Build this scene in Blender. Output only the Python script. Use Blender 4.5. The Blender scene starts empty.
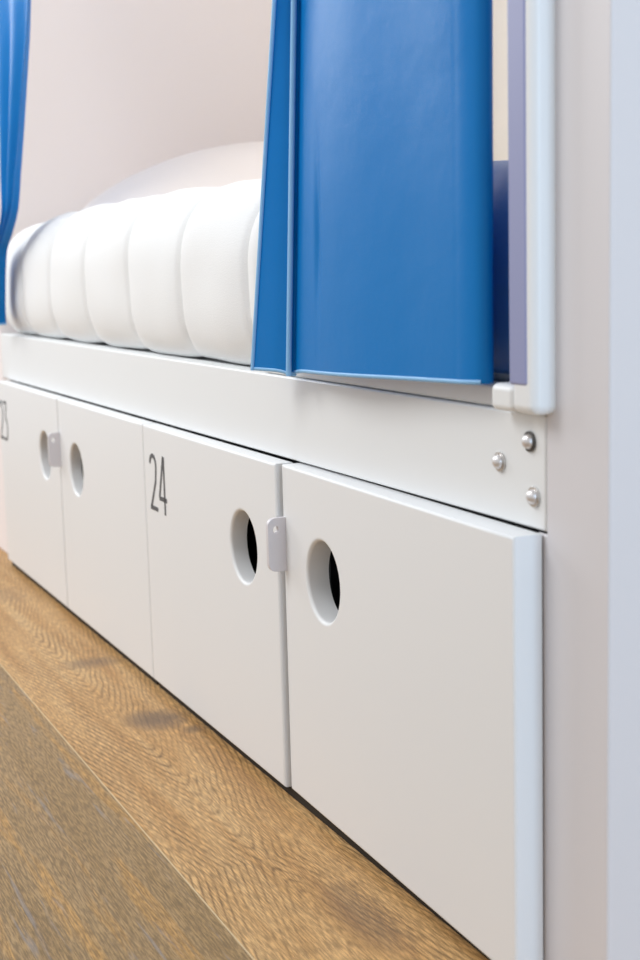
import bpy, bmesh, math, random
from mathutils import Vector, Matrix, noise
random.seed(3)
S = bpy.context.scene
C = bpy.context.scene.collection

# ------------------------------------------------------------------ helpers
def link(name, me, mat=None, parent=None):
    o = bpy.data.objects.new(name, me)
    C.objects.link(o)
    if mat is not None and me is not None:
        me.materials.append(mat)
    if parent is not None:
        o.parent = parent
    return o

def build(name, bm, mat, parent=None, smooth=35, bevel=0.0, seg=2):
    bmesh.ops.recalc_face_normals(bm, faces=bm.faces[:])
    me = bpy.data.meshes.new(name)
    bm.to_mesh(me); bm.free()
    for p in me.polygons:
        p.use_smooth = True
    me.set_sharp_from_angle(angle=math.radians(smooth))
    o = link(name, me, mat, parent)
    if bevel > 0:
        m = o.modifiers.new('bevel', 'BEVEL')
        m.width = bevel; m.segments = seg; m.limit_method = 'ANGLE'
        m.angle_limit = math.radians(40); m.harden_normals = True
    return o

def thing(name, label, cat, loc=(0, 0, 0), group=None):
    o = link(name, None)
    o.location = loc; o.empty_display_size = 0.1
    return tag(o, label, cat, group)

def tag(o, label, cat, group=None):
    o['label'] = label; o['category'] = cat
    if group: o['group'] = group
    return o

def box(bm, x0, x1, y0, y1, z0, z1):
    r = bmesh.ops.create_cube(bm, size=1)
    for v in r['verts']:
        v.co = Vector((x0 + (v.co.x + .5) * (x1 - x0), y0 + (v.co.y + .5) * (y1 - y0), z0 + (v.co.z + .5) * (z1 - z0)))
    return r['verts']

def cyl(bm, c, r1, r2, d, axis='Y', seg=32):
    rot = {'Y': Matrix.Rotation(math.pi / 2, 4, 'X'), 'Z': Matrix(), 'X': Matrix.Rotation(math.pi / 2, 4, 'Y')}[axis]
    bmesh.ops.create_cone(bm, cap_ends=True, segments=seg, radius1=r1, radius2=r2, depth=d, matrix=Matrix.Translation(c) @ rot)

def interp(t, pts):
    if t <= pts[0][0]: return pts[0][1]
    for (a, va), (b, vb) in zip(pts, pts[1:]):
        if t <= b:
            k = (t - a) / (b - a)
            return va + (vb - va) * k
    return pts[-1][1]

def sinterp(t, pts):          # Catmull-Rom through the points
    if t <= pts[0][0]: return pts[0][1]
    if t >= pts[-1][0]: return pts[-1][1]
    for i in range(len(pts) - 1):
        a, b = pts[i], pts[i + 1]
        if t <= b[0]:
            h = b[0] - a[0]; k = (t - a[0]) / h
            m0 = (b[1] - pts[i - 1][1]) / (b[0] - pts[i - 1][0]) if i > 0 else (b[1] - a[1]) / h
            m1 = (pts[i + 2][1] - a[1]) / (pts[i + 2][0] - a[0]) if i + 2 < len(pts) else (b[1] - a[1]) / h
            k2, k3 = k * k, k * k * k
            return (2*k3 - 3*k2 + 1) * a[1] + (k3 - 2*k2 + k) * h * m0 + (-2*k3 + 3*k2) * b[1] + (k3 - k2) * h * m1

# ------------------------------------------------------------------ materials
def mat(name, col, rough=.5, spec=.5, metal=0.0, sheen=0.0, bump=0.0, bscale=200.0, var=0.0):
    m = bpy.data.materials.new(name); m.use_nodes = True
    nt = m.node_tree; b = nt.nodes['Principled BSDF']
    b.inputs['Base Color'].default_value = (*col, 1)
    b.inputs['Roughness'].default_value = rough
    b.inputs['Specular IOR Level'].default_value = spec
    b.inputs['Metallic'].default_value = metal
    if sheen:
        b.inputs['Sheen Weight'].default_value = sheen
        b.inputs['Sheen Roughness'].default_value = .4
    tc = nt.nodes.new('ShaderNodeTexCoord')
    n = nt.nodes.new('ShaderNodeTexNoise'); n.inputs['Scale'].default_value = bscale; n.inputs['Detail'].default_value = 4
    nt.links.new(tc.outputs['Object'], n.inputs['Vector'])
    if bump:
        bp = nt.nodes.new('ShaderNodeBump'); bp.inputs['Strength'].default_value = bump; bp.inputs['Distance'].default_value = .001
        nt.links.new(n.outputs['Fac'], bp.inputs['Height']); nt.links.new(bp.outputs['Normal'], b.inputs['Normal'])
    if var:
        n2 = nt.nodes.new('ShaderNodeTexNoise'); n2.inputs['Scale'].default_value = 6
        nt.links.new(tc.outputs['Object'], n2.inputs['Vector'])
        mr = nt.nodes.new('ShaderNodeMapRange'); mr.inputs['To Min'].default_value = 1 - var; mr.inputs['To Max'].default_value = 1 + var
        nt.links.new(n2.outputs['Fac'], mr.inputs['Value'])
        mx = nt.nodes.new('ShaderNodeVectorMath'); mx.operation = 'SCALE'; mx.inputs[0].default_value = col
        nt.links.new(mr.outputs['Result'], mx.inputs['Scale']); nt.links.new(mx.outputs['Vector'], b.inputs['Base Color'])
    return m

M_white = mat('white_lacquer', (.80, .812, .815), .38, .4, bump=.05, bscale=90)
M_door = mat('white_door_lacquer', (.795, .80, .805), .42, .4, bump=.04, bscale=90)
M_inside = mat('carcass_shade_dark', (.05, .05, .055), .7, .2)  # dark colour stands in for the shade inside the enclosed lockers
M_linen = mat('white_linen', (.82, .83, .835), .9, .1, sheen=.15, bump=.5, bscale=600)
M_pillow = mat('white_pillow_cotton', (.86, .81, .79), .9, .1, sheen=.15, bump=.4, bscale=600)
M_wall = mat('warm_white_plaster', (.83, .775, .765), .85, .2, bump=.15, bscale=150)
M_backwall = mat('cream_plaster', (.86, .80, .71), .85, .2, bump=.15, bscale=150)
M_steel = mat('brushed_steel', (.62, .60, .58), .28, .5, metal=1)
M_washer = mat('dark_steel_washer', (.12, .115, .11), .35, .5, metal=1)
M_bolt = mat('pale_zinc_bolt', (.74, .71, .70), .38, .5, metal=.75)
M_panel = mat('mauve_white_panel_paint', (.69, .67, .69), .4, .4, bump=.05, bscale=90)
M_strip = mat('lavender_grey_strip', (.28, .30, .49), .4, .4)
M_black = mat('black_socket', (.02, .02, .02), .5, .3)
M_print = mat('grey_number_print', (.12, .12, .125), .6, .2)
M_gap_shade = mat('plinth_gap_shade', (.03, .025, .02), .7, .2)  # near-black colour paints the shadow gap under the doors
M_tab = mat('white_latch', (.66, .63, .65), .4, .5)

def fabric(name, col, trans):
    m = bpy.data.materials.new(name); m.use_nodes = True
    nt = m.node_tree; b = nt.nodes['Principled BSDF']; out = nt.nodes['Material Output']
    tc = nt.nodes.new('ShaderNodeTexCoord')
    b.inputs['Base Color'].default_value = (*col, 1)
    b.inputs['Roughness'].default_value = .38; b.inputs['Specular IOR Level'].default_value = .26
    b.inputs['Sheen Weight'].default_value = .03; b.inputs['Sheen Roughness'].default_value = .45
    b.inputs['Sheen Tint'].default_value = (.55, .65, 1, 1)
    # woven threads
    w1 = nt.nodes.new('ShaderNodeTexWave'); w1.bands_direction = 'X'; w1.inputs['Scale'].default_value = 260; w1.inputs['Distortion'].default_value = .6
    w2 = nt.nodes.new('ShaderNodeTexWave'); w2.bands_direction = 'Z'; w2.inputs['Scale'].default_value = 260; w2.inputs['Distortion'].default_value = .6
    nz = nt.nodes.new('ShaderNodeTexNoise'); nz.inputs['Scale'].default_value = 9; nz.inputs['Detail'].default_value = 5
    for n in (w1, w2, nz): nt.links.new(tc.outputs['Object'], n.inputs['Vector'])
    a = nt.nodes.new('ShaderNodeMath'); a.operation = 'ADD'
    nt.links.new(w1.outputs['Fac'], a.inputs[0]); nt.links.new(w2.outputs['Fac'], a.inputs[1])
    bp = nt.nodes.new('ShaderNodeBump'); bp.inputs['Strength'].default_value = .12; bp.inputs['Distance'].default_value = .0005
    nt.links.new(a.outputs[0], bp.inputs['Height'])
    bp2 = nt.nodes.new('ShaderNodeBump'); bp2.inputs['Strength'].default_value = .25; bp2.inputs['Distance'].default_value = .01
    nt.links.new(nz.outputs['Fac'], bp2.inputs['Height']); nt.links.new(bp.outputs['Normal'], bp2.inputs['Normal'])
    nt.links.new(bp2.outputs['Normal'], b.inputs['Normal'])
    tr = nt.nodes.new('ShaderNodeBsdfTranslucent'); tr.inputs['Color'].default_value = (col[0] * .5, col[1] * .8, min(1, col[2] * 1.0), 1)
    mix = nt.nodes.new('ShaderNodeMixShader'); mix.inputs[0].default_value = trans
    nt.links.new(b.outputs[0], mix.inputs[1]); nt.links.new(tr.outputs[0], mix.inputs[2]); nt.links.new(mix.outputs[0], out.inputs['Surface'])
    return m
M_blue = fabric('blue_curtain_cloth', (.0, .225, .64), .22)
M_edge_light = fabric('pale_blue_edge_highlight', (.28, .56, .88), .1)  # pale blue stands in for light caught on curtain edges and fold

M_navy = fabric('navy_cloth', (.05, .18, .48), .05)

def oak():
    m = bpy.data.materials.new('oak_planks'); m.use_nodes = True
    nt = m.node_tree; N = nt.nodes; L = nt.links; b = N['Principled BSDF']
    def math_(op, a, c=None, d=None):
        n = N.new('ShaderNodeMath'); n.operation = op
        for i, v in enumerate((a, c, d)):
            if v is None: continue
            if isinstance(v, (int, float)): n.inputs[i].default_value = v
            else: L.new(v, n.inputs[i])
        return n.outputs[0]
    def vec(x, y, z=0.0):
        n = N.new('ShaderNodeCombineXYZ')
        for i, v in enumerate((x, y, z)):
            if isinstance(v, (int, float)): n.inputs[i].default_value = v
            else: L.new(v, n.inputs[i])
        return n.outputs[0]
    def noise_(v, scale, detail=4, rough=.55, dist=0.0):
        n = N.new('ShaderNodeTexNoise'); n.inputs['Scale'].default_value = scale
        n.inputs['Detail'].default_value = detail; n.inputs['Roughness'].default_value = rough; n.inputs['Distortion'].default_value = dist
        L.new(v, n.inputs['Vector']); return n.outputs['Fac']
    def ramp(f, stops):
        n = N.new('ShaderNodeValToRGB'); cr = n.color_ramp
        while len(cr.elements) < len(stops): cr.elements.new(.5)
        for e, (p, c) in zip(cr.elements, stops):
            e.position = p; e.color = (*c, 1)
        L.new(f, n.inputs[0]); return n.outputs[0]
    def mix(f, a, c, mode='MIX'):
        n = N.new('ShaderNodeMix'); n.data_type = 'RGBA'; n.blend_type = mode; n.clamp_factor = True
        if isinstance(f, (int, float)): n.inputs[0].default_value = f
        else: L.new(f, n.inputs[0])
        for i, v in ((6, a), (7, c)):
            if isinstance(v, tuple): n.inputs[i].default_value = (*v, 1)
            else: L.new(v, n.inputs[i])
        return n.outputs[2]
    tc = N.new('ShaderNodeTexCoord'); sp = N.new('ShaderNodeSeparateXYZ'); L.new(tc.outputs['Object'], sp.inputs[0])
    X, Y = sp.outputs['X'], sp.outputs['Y']
    idx = math_('FLOOR', math_('DIVIDE', math_('ADD', Y, .178), .22))
    off = math_('MULTIPLY', idx, 7.31)
    # stretched coordinates: grain runs along X
    g = vec(math_('ADD', math_('MULTIPLY', X, 1.0), off), math_('MULTIPLY', Y, 14.0), off)
    gf = vec(math_('ADD', math_('MULTIPLY', X, 16.0), off), math_('MULTIPLY', Y, 210.0), off)
    big = noise_(g, 2.2, 5, .6, .4)
    fine = noise_(gf, 3.0, 3, .6)
    # cathedral figure: nested arches whose tips point along the plank
    wob = noise_(vec(math_('ADD', math_('MULTIPLY', X, 3.2), off), math_('MULTIPLY', Y, 5.0), off), 1.5, 2, .5)
    yc = math_('SUBTRACT', math_('FRACT', math_('DIVIDE', math_('ADD', Y, .178), .22)), .41)
    dy = math_('ADD', math_('MULTIPLY', yc, .22), math_('MULTIPLY', math_('SUBTRACT', wob, .5), .022))
    ady = math_('SQRT', math_('ADD', math_('MULTIPLY', dy, dy), .00006))
    arch = math_('SUBTRACT', math_('MULTIPLY', ady, 850.0), math_('MULTIPLY', math_('ABSOLUTE', math_('ADD', X, .36)), 175.0))
    arch = math_('ADD', arch, math_('MULTIPLY', math_('SUBTRACT', wob, .5), 14.0))
    ring = math_('POWER', math_('ADD', math_('MULTIPLY', math_('SINE', arch), .5), .5), 3.5)
    rm = N.new('ShaderNodeMapRange'); rm.inputs['From Min'].default_value = .35; rm.inputs['From Max'].default_value = .62
    rm.inputs['To Min'].default_value = .12; L.new(noise_(vec(math_('MULTIPLY', X, 2.2), math_('MULTIPLY', Y, 12.0), off), 1.6, 3), rm.inputs['Value'])
    ringmask = math_('MULTIPLY', ring, math_('MULTIPLY', rm.outputs[0], math_('SUBTRACT', 1.15, math_('MULTIPLY', math_('LESS_THAN', idx, -.5), .75))))
    base = ramp(big, [(.25, (.40, .20, .07)), (.42, (.54, .30, .11)), (.56, (.62, .37, .155)), (.75, (.66, .43, .205))])
    dark = ramp(big, [(.25, (.24, .145, .06)), (.40, (.33, .205, .085)), (.52, (.36, .23, .105)), (.62, (.46, .255, .08)), (.75, (.36, .25, .14))])
    isdark = math_('LESS_THAN', idx, -.5)
    col = mix(isdark, base, dark)
    col = mix(math_('MULTIPLY', ringmask, .66), col, (.17, .085, .03))
    # pores
    pore = N.new('ShaderNodeMapRange'); pore.inputs['From Min'].default_value = .42; pore.inputs['From Max'].default_value = .62
    pore.inputs['To Min'].default_value = .58; pore.inputs['To Max'].default_value = 1.16
    L.new(fine, pore.inputs['Value'])
    sc = N.new('ShaderNodeVectorMath'); sc.operation = 'SCALE'; L.new(col, sc.inputs[0]); L.new(pore.outputs[0], sc.inputs['Scale'])
    col = sc.outputs[0]
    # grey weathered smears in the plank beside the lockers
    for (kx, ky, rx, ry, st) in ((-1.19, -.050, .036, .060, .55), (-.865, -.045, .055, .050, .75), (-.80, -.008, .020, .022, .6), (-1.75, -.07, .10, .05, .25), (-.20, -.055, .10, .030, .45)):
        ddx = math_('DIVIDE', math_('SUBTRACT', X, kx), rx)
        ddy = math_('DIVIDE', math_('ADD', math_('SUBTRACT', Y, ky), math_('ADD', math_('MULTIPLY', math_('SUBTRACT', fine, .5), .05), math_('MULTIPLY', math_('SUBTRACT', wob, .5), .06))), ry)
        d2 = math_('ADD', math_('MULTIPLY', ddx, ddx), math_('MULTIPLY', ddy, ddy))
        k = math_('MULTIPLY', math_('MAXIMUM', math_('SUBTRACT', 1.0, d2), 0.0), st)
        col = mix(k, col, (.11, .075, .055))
    # blue-grey cerused streaks in the darker plank
    st = noise_(vec(math_('MULTIPLY', X, 3.0), math_('MULTIPLY', Y, 42.0), 4.2), 2.0, 4, .6, .5)
    stm = N.new('ShaderNodeMapRange'); stm.inputs['From Min'].default_value = .60; stm.inputs['From Max'].default_value = .70
    L.new(st, stm.inputs['Value'])
    col = mix(math_('MULTIPLY', math_('MULTIPLY', stm.outputs[0], isdark), .42), col, (.26, .26, .28))
    L.new(col, b.inputs['Base Color'])
    b.inputs['Roughness'].default_value = .5; b.inputs['Specular IOR Level'].default_value = .3
    bp = N.new('ShaderNodeBump'); bp.inputs['Strength'].default_value = .35; bp.inputs['Distance'].default_value = .0006
    L.new(math_('SUBTRACT', fine, math_('MULTIPLY', ring, .4)), bp.inputs['Height']); L.new(bp.outputs['Normal'], b.inputs['Normal'])
    return m
M_oak = oak()
M_seam = mat('pale_seam', (.62, .47, .28), .6, .2)

# ------------------------------------------------------------------ dimensions (metres)
W = .508           # door pitch
T = .0217          # rail plane: doors stand proud of it, their fronts at y = 0
ZB, ZT = .012, .392
XL = -4 * W        # left end of the locker run

# ------------------------------------------------------------------ setting
bm = bmesh.new()
for k in range(-9, 6):
    y0 = -.178 + k * .22
    vs = box(bm, -4.2, 2.6, y0 + .001, y0 + .22 - .001, -.02, 0)
box(bm, -4.2, 2.6, -2.16, 1.14, -.03, -.0004)
o = build('floor', bm, M_oak, smooth=30); o['kind'] = 'structure'
o.data.materials.append(M_seam)
for p in o.data.polygons[-6:]: p.material_index = 1

bm = bmesh.new(); box(bm, -4.2, 2.6, .97, 1.07, 0, 2.6)
o = build('wall_back', bm, M_backwall); o['kind'] = 'structure'

# ------------------------------------------------------------------ bunk frame
bunk = thing('bunk_bed', 'white built-in bunk bed frame with bolted side rail above the lockers', 'bunk bed', (-1.0, .5, 0))
def P(name, bm, m, parent=bunk, **k):
    o = build(name, bm, m, None, **k)
    o.parent = parent
    o.matrix_parent_inverse = Matrix.Translation(-Vector(bunk.location)) if parent is bunk else Matrix()
    return o
bm = bmesh.new(); box(bm, XL - .05, .0035, T, T + .03, .3942, .488)
rail = P('side_rail', bm, M_white, bevel=.0025, seg=3)
bm = bmesh.new(); box(bm, .0045, .0895, T, .968, 0, 1.95); box(bm, -.012, .006, T + .0012, T + .006, .001, .392)
o = build('end_panel', bm, M_panel, bevel=.006, seg=4); o['kind'] = 'structure'  # full-height end panel of the bunk, with a filler behind the door
bm = bmesh.new(); box(bm, XL - .60, XL - .052, T, .968, 0, 1.95)
box(bm, XL - .053, XL - .003, T + .004, T + .03, 0, .396)
o = build('wall_left', bm, M_wall, bevel=.004, seg=3); o['kind'] = 'structure'
bm = bmesh.new(); box(bm, XL - .05, .003, T + .032, .966, .462, .4865)
P('mattress_base', bm, M_white)
# rounded upright standing at the near end of the opening, its foot turning along the rail
bm = bmesh.new()
box(bm, -.016, .018, .0015, .05, .4895, 1.93)
P('post', bm, M_white, bevel=.0085, seg=6)
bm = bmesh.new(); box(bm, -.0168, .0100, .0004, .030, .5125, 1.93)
P('post_front_layer', bm, M_strip, bevel=.003, seg=3)  # thin lavender-grey layer over the front face of the post
bm = bmesh.new()
box(bm, -.052, -.0165, .004, .05, .4895, .512)
P('post_foot', bm, M_white, bevel=.006, seg=4)
bm = bmesh.new()
box(bm, -.60, -.0525, T + .003, T + .027, .4885, .507)
P('ledge', bm, M_white, bevel=.003, seg=3)
bm = bmesh.new(); box(bm, XL - .05, .003, T, T + .03, 1.80, 1.93)
P('top_rail', bm, M_white, bevel=.003)
bm = bmesh.new(); cyl(bm, (XL / 2 - .02, -.003, 1.765), .009, .009, -XL + .06, 'X', 24)
P('curtain_rod', bm, M_steel)
# bolts in the right end of the rail
for (x, z, dk) in ((-.0180, .4654, 1), (-.0645, .4437, 0), (-.0122, .4209, 0)):
    bm = bmesh.new()
    cyl(bm, (x, T - .0010, z), .0085, .0085, .002, 'Y', 32)
    wsh = build('bolt', bm, M_washer if dk else M_steel, None, bevel=.0004)
    wsh.parent = rail
    bm = bmesh.new()
    r = bmesh.ops.create_uvsphere(bm, u_segments=28, v_segments=14, radius=1)
    for v in bm.verts:
        q = v.co.copy()
        v.co = Vector((x + q.x * .0062, T - .002 - max(-.0, -q.y) * .0052 + (0.0005 if q.y > 0 else 0), z + q.z * .0062))
    h = build('bolt_head', bm, M_bolt, None)
    h.parent = wsh

# ------------------------------------------------------------------ lockers
def door_mesh(holex, wd, z0=ZB, z1=ZT, th=T, hz=.2785, hr=.0435, n=96, be=.003, bh=.004):
    """door slab, local origin at hinge/left bottom: x 0..wd, y 0..th, with a round finger hole cut through"""
    bm = bmesh.new()
    angs = [2 * math.pi * i / n for i in range(n)]
    angs += [math.atan2(z - hz, x - holex) % (2 * math.pi) for x in (0, wd) for z in (z0, z1)]
    angs = sorted(set(angs))
    def rect(a, ins):
        c, s_ = math.cos(a), math.sin(a)
        t = min([((wd if c > 0 else 0) - holex) / c if abs(c) > 1e-9 else 9, ((z1 if s_ > 0 else z0) - hz) / s_ if abs(s_) > 1e-9 else 9])
        x, z = holex + c * t, hz + s_ * t
        return min(max(x, ins), wd - ins), min(max(z, z0 + ins), z1 - ins)
    rings = []
    def hole_ring(r, y): rings.append([bm.verts.new((holex + r * math.cos(a), y, hz + r * math.sin(a))) for a in angs])
    def rect_ring(ins, y): rings.append([bm.verts.new((rect(a, ins)[0], y, rect(a, ins)[1])) for a in angs])
    hole_ring(hr, th); hole_ring(hr, th - .001); hole_ring(hr, bh + .001)
    for k in range(7):
        q = k / 6 * math.pi / 2
        hole_ring(hr + bh * (1 - math.cos(q)), bh * (1 - math.sin(q)))
    hole_ring(hr + bh + .001, 0)
    rect_ring(be + .001, 0)
    for k in range(7):
        q = k / 6 * math.pi / 2
        rect_ring(be * (1 - math.sin(q)), be * (1 - math.cos(q)))
    rect_ring(0, be + .001); rect_ring(0, th - .001); rect_ring(0, th); rect_ring(.001, th)
    m = len(angs)
    for a, b in zip(rings, rings[1:] + rings[:1]):
        for k in range(m):
            bm.faces.new((a[k], a[(k + 1) % m], b[(k + 1) % m], b[k]))
    bmesh.ops.remove_doubles(bm, verts=bm.verts[:], dist=1e-6)
    return bm

def stroke(bm, pts, w, y, d):
    """flat printed stroke of width w along pts (x,z)"""
    n = len(pts); L_, R_ = [], []
    for i in range(n):
        a = Vector(pts[max(i - 1, 0)]); b = Vector(pts[min(i + 1, n - 1)])
        t = (b - a).normalized(); nn = Vector((-t.y, t.x)) * w / 2
        p = Vector(pts[i])
        L_.append(p + nn); R_.append(p - nn)
    ring = L_ + R_[::-1]
    f0 = [bm.verts.new((q.x, y, q.y)) for q in ring]; f1 = [bm.verts.new((q.x, y - d, q.y)) for q in ring]
    m = len(ring)
    for i in range(m):
        bm.faces.new((f0[i], f0[(i + 1) % m], f1[(i + 1) % m], f1[i]))
    for i in range(n - 1):
        j = m - 1 - i
        bm.faces.new((f1[i], f1[i + 1], f1[j - 1], f1[j])); bm.faces.new((f0[j], f0[j - 1], f0[i + 1], f0[i]))

def arc(cx, cz, rx, rz, a0, a1, n=14):
    return [(cx + rx * math.cos(math.radians(a0 + (a1 - a0) * i / n)), cz + rz * math.sin(math.radians(a0 + (a1 - a0) * i / n))) for i in range(n + 1)]

def digit(ch, x, z, w, h):
    bm = bmesh.new(); s = .0062; y, d = -.0001, .0004
    if ch == '2':
        pts = arc(x + w / 2, z + h - w * .52, w / 2 - s / 2, w * .52 - s / 2, 170, -15) + [(x + w * .80, z + h * .52), (x + w * .18, z + h * .10), (x + s * .4, z + s / 2)]
        stroke(bm, pts, s, y, d); stroke(bm, [(x, z + s / 2), (x + w, z + s / 2)], s, y, d)
    elif ch == '4':
        stroke(bm, [(x + w * .66, z + h), (x + w * .04, z + h * .27)], s, y, d)
        stroke(bm, [(x, z + h * .26), (x + w, z + h * .26)], s, y, d)
        stroke(bm, [(x + w * .72, z + h), (x + w * .72, z)], s, y, d)
    elif ch == '3':
        stroke(bm, [(x, z + h - s / 2), (x + w - s, z + h - s / 2)], s, y, d)
        stroke(bm, [(x + w - s, z + h - s), (x + w * .42, z + h * .60)], s, y, d)
        stroke(bm, [(x + w * .42, z + h * .60)] + arc(x + w * .42, z + h * .30, w * .58 - s / 2, h * .30 - s / 2, 80, -90) + [(x, z + s * .5)], s, y, d)
    return bm

def locker(label, x0, num, yd):
    L_ = thing('locker', label, 'locker', (x0 + W, .3, 0), 'under-bed lockers')
    off = Matrix.Translation(-Vector(L_.location))
    def add(o, parent=L_):
        o.parent = parent
        return o
    # open-fronted carcass
    bm = bmesh.new()
    a, b = x0 + .006, x0 + 2 * W - .006
    f = T + .008
    box(bm, a, a + .016, f, .62, .03, .382); box(bm, b - .016, b, f, .62, .03, .382)
    box(bm, a + W - .014, a + W + .002, f + .03, .62, .046, .372)
    box(bm, a, b, f + .01, .62, .372, .388); box(bm, a, b, f, .62, .03, .046)
    box(bm, a, b, .605, .62, .03, .382)
    c = build('carcass', bm, M_inside); add(c); c.matrix_parent_inverse = off
    bm = bmesh.new(); box(bm, a, b, .007, f + .020, .0003, .0108)
    c = build('shade_plinth', bm, M_gap_shade); add(c); c.matrix_parent_inverse = off  # dark strip set forward to darken the gap below the doors
    (l0, l1), (r0, r1) = yd
    for k, (ya, yb, hx) in enumerate(((l0, l1, W - .113), (r0, r1, .113))):
        wl, wr = ((.0012, .0035) if k == 0 else (.0035, .0012))
        wd = W - wl - wr
        d = build('door', door_mesh(hx - wl, wd, th=T - min(ya, yb, 0) - .0008), M_door, smooth=50)
        d.location = Vector((x0 + k * W + wl, ya, 0)) - L_.location
        d.rotation_euler = (0, 0, math.atan2(yb - ya, W))
        d.parent = L_
        if k == 0:
            nb = bmesh.new()
            for i, ch in enumerate(num):
                o = build('number', digit(ch, (.026 if num == '24' else .004) + i * (.042 if num == '24' else .041), .272, .034, .082), M_print, smooth=20)
                o.parent = d; o['label'] = 'grey printed digit ' + ch
        else:
            # padlock tab standing out from the latch edge of the door
            t = bmesh.new()
            n = 8; pr, z0, z1, rr = .0215, .272, .333, .009
            outl = [(0, z0)] + [(-pr + rr - rr * math.sin(q), z0 + rr - rr * math.cos(q)) for q in [i * math.pi / 2 / n for i in range(n + 1)]] \
                 + [(-pr + rr - rr * math.cos(q), z1 - rr + rr * math.sin(q)) for q in [i * math.pi / 2 / n for i in range(n + 1)]] + [(0, z1)]
            hole = [(-pr * .56 + .0032 * math.cos(-i * math.pi / 8), z1 - .013 + .0042 * math.sin(-i * math.pi / 8)) for i in range(16)]
            for xs in (0,):
                vo = [t.verts.new((xs, y, z)) for y, z in outl]; vh = [t.verts.new((xs, y, z)) for y, z in hole]
                ed = [t.edges.new((p, q)) for p, q in zip(vo, vo[1:] + vo[:1])] + [t.edges.new((p, q)) for p, q in zip(vh, vh[1:] + vh[:1])]
                bmesh.ops.triangle_fill(t, use_beauty=True, edges=ed)
            ex = bmesh.ops.extrude_face_region(t, geom=t.faces[:])
            for v in [g for g in ex['geom'] if isinstance(g, bmesh.types.BMVert)]: v.co.x += .0065
            o = build('latch_tab', t, M_tab, bevel=.001, seg=2)
            o.location = (.002, 0, 0); o.parent = d
    return L_
locker('white two-door under-bed locker numbered 23 at the far left end', XL, '23', ((0, 0), (0, 0)))
locker('white two-door under-bed locker marked 24 nearest the right panel', XL + 2 * W, '24', ((0, -.0009), (.004, -.0055)))

# ------------------------------------------------------------------ mattress
def mattress():
    bm = bmesh.new()
    x0, x1 = XL - .035, -.02
    seams = [-2.05, -1.87, -1.635, -1.39, -1.14, -.893, -.645, -.404, -.167, .06]
    topz = [(-2.1, .700), (-1.98, .712), (-1.75, .722), (-1.39, .728), (-.93, .726), (-.63, .719), (-.30, .698), (-.1, .692), (0, .69)]
    yb, zb = .94, .489
    nx, nl = 420, 80
    rings = []
    for i in range(nx + 1):
        u = i / nx
        s = (1 - math.cos(u * math.pi)) / 2 * .12 + u * .88
        x = x0 + (x1 - x0) * s
        zt = sinterp(x, topz)
        yf = .018 + .029 * min(1, max(0, (x + .61) / .11))
        # rounded ends
        e = min((x - x0) / .045, (x1 - x) / .03, 1.0)
        endk = math.sqrt(max(0, 1 - (1 - e) ** 2)) if e < 1 else 1
        # puff between the stitched seams
        for a, b in zip(seams, seams[1:]):
            if a <= x <= b:
                t = (x - a) / (b - a); break
        else:
            t = .5
        puff = 1 - abs(2 * t - 1) ** 4
        groove = math.exp(-((min(t, 1 - t) * (b - a)) / .006) ** 2)
        cy, cz = (yf + yb) / 2, (zb + zt) / 2
        hy, hz = (yb - yf) / 2, (zt - zb) / 2
        ring = []
        for j in range(nl):
            # distribute more points on the front
            a = 2 * math.pi * j / nl
            ca, sa = math.cos(a), math.sin(a)
            # front: bulging half-round side, tighter under the lower edge; back: rounded box
            if ca < 0:
                k = abs(sa); rad, pw = (.085, 2.5) if sa > 0 else (.040, 3.4)
                if k < .9:
                    q = k / .9
                    yy = yf + rad * (1 - math.sqrt(max(0, 1 - q ** pw)))
                    zz = cz + math.copysign(hz, sa) * q
                else:
                    q = (k - .9) / .1
                    yy = yf + rad + (cy - yf - rad) * q ** .5
                    zz = cz + math.copysign(hz, sa)
            else:
                yy = cy + hy * abs(ca) ** (2 / 7.0); zz = cz + math.copysign(hz * abs(sa) ** .35, sa)
            p = Vector((x, yy, zz))
            # pull towards the core at the seams
            inn = Vector((0, cy - yy, (cz - zz) * .8)); 
            if ca < 0:
                inn = Vector((0, .09, (cz - zz)))
            inn.normalize()
            lowf = max(0, min(1, (zz - zb) / .02))
            dep = (.0085 * (1 - puff) + .0055 * groove) * (.35 + .65 * lowf)
            nz = noise.noise(Vector((x * 9, yy * 9, zz * 9))) * .0035
            # creases gathered at the foot of every channel
            cr = max(0, 1 - (zz - zb) / .075) * (1 if ca < 0 and zz < cz else 0)
            sd = min(t, 1 - t) * (b - a)
            nz += cr * .0028 * math.exp(-(sd / .05) ** 2) * math.sin((x * 95 - zz * 190) + 5 * noise.noise(Vector((x * 8, 0, zz * 8))))
            p += inn * (dep + nz)
            if p.z < zb and True: p.z = zb
            # ends
            p.y = cy + (p.y - cy) * (.90 + .10 * endk); p.z = zb + (p.z - zb) * (.72 + .28 * endk)
            ring.append(bm.verts.new(p))
        rings.append(ring)
    for a, b in zip(rings, rings[1:]):
        for j in range(nl):
            bm.faces.new((a[j], a[(j + 1) % nl], b[(j + 1) % nl], b[j]))
    bm.faces.new(rings[0]); bm.faces.new(rings[-1][::-1])
    return bm
o = build('mattress', mattress(), M_linen, smooth=60)
tag(o, 'puffy white quilted mattress with stitched channels lying on the bunk', 'mattress')

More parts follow.
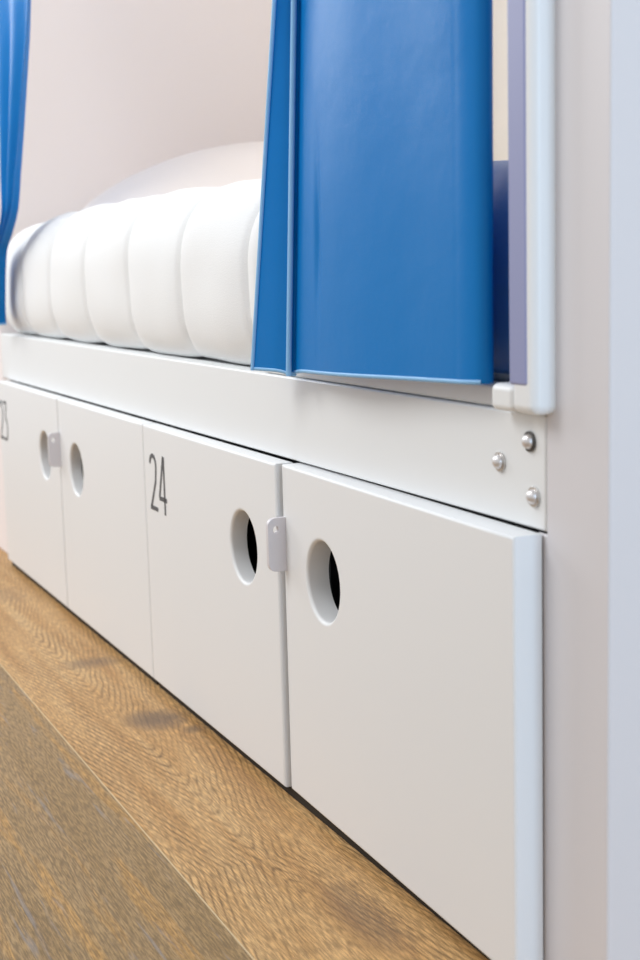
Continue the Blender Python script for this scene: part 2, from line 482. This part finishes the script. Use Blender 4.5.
# ------------------------------------------------------------------ blue cloth over the foot of the mattress
def drape():
    bm = bmesh.new(); rows = []
    zt, zb, yf, rad = .692, .489, .047, .085
    zc, hz = (zt + zb) / 2, (zt - zb) / 2
    prof = [(.36 - .02 * k, zt + .0105) for k in range(12)]
    for k in range(41):
        q = .998 - k * (.998 + .76) / 40
        r, pw = (rad, 2.5) if q > 0 else (.04, 3.4)
        prof.append((yf + r * (1 - math.sqrt(max(0, 1 - abs(q) ** pw))) - .006, zc + hz * q + .0105 * max(0, q) ** 4))
    for i in range(41):
        x = -.31 + .284 * i / 40
        rows.append([bm.verts.new((x, y - .0012 + .0012 * math.sin(x * 70 + z * 12), z + .0012 * math.sin(x * 45))) for y, z in prof])
    for a, b in zip(rows, rows[1:]):
        for k in range(len(a) - 1): bm.faces.new((a[k], a[k + 1], b[k + 1], b[k]))
    return bm
o = build('blue_cloth', drape(), M_navy, smooth=80)  # blue cloth filling the strip between curtain and post
md = o.modifiers.new('solid', 'SOLIDIFY'); md.thickness = .002; md.offset = 0
tag(o, 'dark blue cloth draped over the mattress edge between wide curtain and post', 'blue_cloth')

# ------------------------------------------------------------------ pillow
def pillow():
    bm = bmesh.new()
    r = bmesh.ops.create_grid(bm, x_segments=40, y_segments=40, size=1)
    for v in bm.verts: v.co.z = 0
    top = {}
    def shape(u, v, s):
        # squircle outline so that the corners are soft
        m = max(abs(u), abs(v)); q = (abs(u) ** 3 + abs(v) ** 3) ** (1 / 3) if m > 0 else 1
        f = m / q if q else 1
        f = f ** .9
        k = max(0, 1 - m ** 2.2) ** .6
        hgt = (.128 * max(0, 1 - m ** 2.0) ** .85) if s > 0 else -.008 * k
        return Vector((.24 * u * f, .385 * v * f, hgt + .007 * noise.noise(Vector((u * 2, v * 2, 3))) * k))
    bm.free(); bm = bmesh.new()
    n = 40; grids = []
    for s in (1, -1):
        g = [[bm.verts.new(shape(-1 + 2 * i / n, -1 + 2 * j / n, s)) for j in range(n + 1)] for i in range(n + 1)]
        grids.append(g)
        for i in range(n):
            for j in range(n):
                bm.faces.new((g[i][j], g[i + 1][j], g[i + 1][j + 1], g[i][j + 1]))
    bmesh.ops.remove_doubles(bm, verts=bm.verts[:], dist=.0008)
    return bm
o = build('pillow', pillow(), M_pillow, smooth=70)
o.location = (-1.80, .54, .7355); o.rotation_euler = (0, 0, 0)
tag(o, 'soft white pillow lying at the far head end of the mattress', 'pillow')

# ------------------------------------------------------------------ curtains
def sheet(prof, zs, edge_highlight=None, nz=150):
    """prof(z) -> list of (x,y); zs = bottom function of index fraction, top"""
    bm = bmesh.new(); rows = []
    for k in range(nz + 1):
        f = (k / nz) ** 1.25
        row = prof(f)
        rows.append([bm.verts.new(p) for p in row])
    for a, b in zip(rows, rows[1:]):
        for i in range(len(a) - 1):
            bm.faces.new((a[i], a[i + 1], b[i + 1], b[i]))
    return bm

ZTOP = 1.755
def big_profile(f, n=170):
    out = []
    for i in range(n + 1):
        s = i / n
        zb = .4985 + .0115 * max(0, min(1, (s - .18) / .8)) - .004 * math.exp(-((s - .2) / .05) ** 2)
        z = zb + (ZTOP - zb) * f
        h = min(1, (z - .5) / .6)
        xl = -.517 + .150 * h; xs = -.447 + .066 * h; xr = -.068 + .006 * h
        # s: 0..0.22 left leaf, .22..0.25 step facet, .25..0.95 broad front, .95..1 turned-back edge
        if s < .20:
            t = s / .20
            x = xl + (xs - xl) * t
            y = -.021 + .021 * t - .002 * math.sin(t * math.pi)
        elif s < .24:
            t = (s - .20) / .04
            x = xs + .0015 * t + .001 * math.sin(t * math.pi)
            y = .000 - .012 * math.sin(t * math.pi / 2) if t < .5 else -.0085 + .007 * (t - .5) * 2
        elif s < .95:
            t = (s - .24) / .71
            x = xs + .0015 + (xr - xs - .0015) * t
            y = -.0015 - .0075 * math.sin(math.pi * min(1, t * 1.08)) ** .9 if t < .92 else -.0015 + .006 * ((t - .92) / .08) ** 2
            y += .0035 * math.sin(t * 7 + 1.2 + z * 2.2) * (t * (1 - t) * 4) + .004 * noise.noise(Vector((t * 2.3, z * 2.5, 1)))* (t * (1 - t) * 4)
            y += .0035 * math.exp(-((t - .17 - (.75 - z) * .12) / .018) ** 2) * math.exp(-((z - .64) / .07) ** 2)
        else:
            t = (s - .95) / .05
            x = xr + .004 * math.sin(t * math.pi)
            y = .0045 + .0125 * t
        # wavy heading on the rod
        out.append(Vector((x, y, z)))
    return out
def add_solid(o, t):
    m = o.modifiers.new('solid', 'SOLIDIFY'); m.thickness = t; m.offset = 0

def edge_tube(pts, r, flat=.5):
    bm = bmesh.new(); rings = []
    for i, p in enumerate(pts):
        a = pts[max(0, i - 1)]; b = pts[min(len(pts) - 1, i + 1)]
        t = (b - a).normalized(); up = Vector((0, 1, 0)); n1 = t.cross(up).normalized(); n2 = n1.cross(t)
        rings.append([bm.verts.new(p + n1 * r * math.cos(q) + n2 * r * flat * math.sin(q)) for q in [2 * math.pi * k / 8 for k in range(8)]])
    for a, b in zip(rings, rings[1:]):
        for k in range(8): bm.faces.new((a[k], a[(k + 1) % 8], b[(k + 1) % 8], b[k]))
    bm.faces.new(rings[0]); bm.faces.new(rings[-1][::-1])
    return bm

cur = thing('curtain', 'wide blue curtain panel hanging beside the right post', 'curtain', (-.3, -.005, .5), 'blue bunk curtains')
inv = Matrix.Translation(-Vector(cur.location))
o = build('cloth', sheet(big_profile, None), M_blue, smooth=80); o.parent = cur; o.matrix_parent_inverse = inv; add_solid(o, .0014)
hp = big_profile(0, 170)
edge = [big_profile((k / 60) ** 1.25, 170) for k in range(61)]
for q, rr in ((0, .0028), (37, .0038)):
    e = build('edge_highlight', edge_tube([row[q] + Vector((.0005, -.001, 0)) for row in edge], rr, .8), M_edge_light, smooth=80); e.parent = cur; e.matrix_parent_inverse = inv  # pale tubes painting a highlight along the left edge and the fold
o = build('edge_highlight', edge_tube([p + Vector((0, 0, .0016)) for p in hp[:163]], .0022, .7), M_edge_light, smooth=80); o.parent = cur; o.matrix_parent_inverse = inv

def left_profile(f, n=90):
    out = []
    edge = [(.50, -1.905), (.56, -1.895), (.655, -1.855), (.69, -1.79), (.73, -1.725), (.79, -1.68), (.9, -1.60), (1.08, -1.49), (1.4, -1.42), (1.8, -1.40)]
    z = .512 + (ZTOP - .512) * f
    xr = sinterp(z, edge); xl = xr - .055 - .42 * max(0, min(1, (z - .66) / .6))
    for i in range(n + 1):
        s = i / n
        x = xl + (xr - xl) * s
        y = -.006 + .012 * math.cos(s * math.pi * 5.0) * (1 - .3 * s) - .004 * s
        out.append(Vector((x, y, z)))
    return out
cur2 = thing('curtain', 'gathered blue curtain edge at the far left end of the bunk', 'curtain', (-1.9, -.005, .5), 'blue bunk curtains')
inv = Matrix.Translation(-Vector(cur2.location))
o = build('cloth', sheet(left_profile, None), M_blue, smooth=80); o.parent = cur2; o.matrix_parent_inverse = inv; add_solid(o, .0014)
o = build('edge_highlight', edge_tube([p + Vector((0, 0, .0016)) for p in left_profile(0)], .0022, .7), M_edge_light, smooth=80); o.parent = cur2; o.matrix_parent_inverse = inv

# ------------------------------------------------------------------ light
w = bpy.data.worlds.new('room_light'); S.world = w; w.use_nodes = True
bg = w.node_tree.nodes['Background']; bg.inputs[0].default_value = (.965, .975, 1.0, 1); bg.inputs[1].default_value = .78
def area(name, loc, target, size, size_y, power, col):
    l = bpy.data.lights.new(name, 'AREA'); l.shape = 'RECTANGLE'; l.size = size; l.size_y = size_y; l.energy = power; l.color = col
    o = bpy.data.objects.new(name, l); C.objects.link(o); o.location = loc
    o.rotation_euler = (Vector(target) - Vector(loc)).to_track_quat('-Z', 'Y').to_euler()
    return o
area('window_daylight', (3.0, .10, 1.1), (0, .03, .6), .5, 1.8, 54, (.50, .74, 1.0))
area('ceiling_lamp', (-1.15, -1.75, 2.4), (-1.5, 0, .4), 1.2, 1.2, 43, (.96, .985, 1.0))
area('far_fill_light', (-3.7, -1.25, 1.85), (-1.0, 0, .5), 1.2, 1.3, 40, (.93, .965, 1.0))  # unseen light, added for the curtain's upper highlight and brighter left doors
area('reading_lamp', (-1.1, .7, 1.75), (-1.5, .6, .6), .5, .3, 4.4, (1.0, .90, .80))

# ------------------------------------------------------------------ camera
cam = bpy.data.cameras.new('camera'); co = bpy.data.objects.new('camera', cam); C.objects.link(co)
r = Vector((0.41015093, 0.91164387, -0.0261089)); u = Vector((-0.12430874, 0.08424144, 0.98866107)); d = Vector((-0.90350625, 0.4022547, -0.14787701))
co.matrix_world = Matrix(((r.x, u.x, -d.x, 0.9562613), (r.y, u.y, -d.y, -0.59926364), (r.z, u.z, -d.z, 0.60925714), (0, 0, 0, 1)))
cam.sensor_fit = 'VERTICAL'; cam.sensor_height = 36; cam.lens = 1423.764 / 960 * 36
cam.clip_start = .05
cam.dof.use_dof = True; cam.dof.focus_distance = 1.55; cam.dof.aperture_fstop = 7.1
S.camera = co
S.view_settings.view_transform = 'Standard'; S.view_settings.look = 'None'; S.view_settings.gamma = 1; S.view_settings.exposure = -0.14
S.view_settings.use_curve_mapping = False
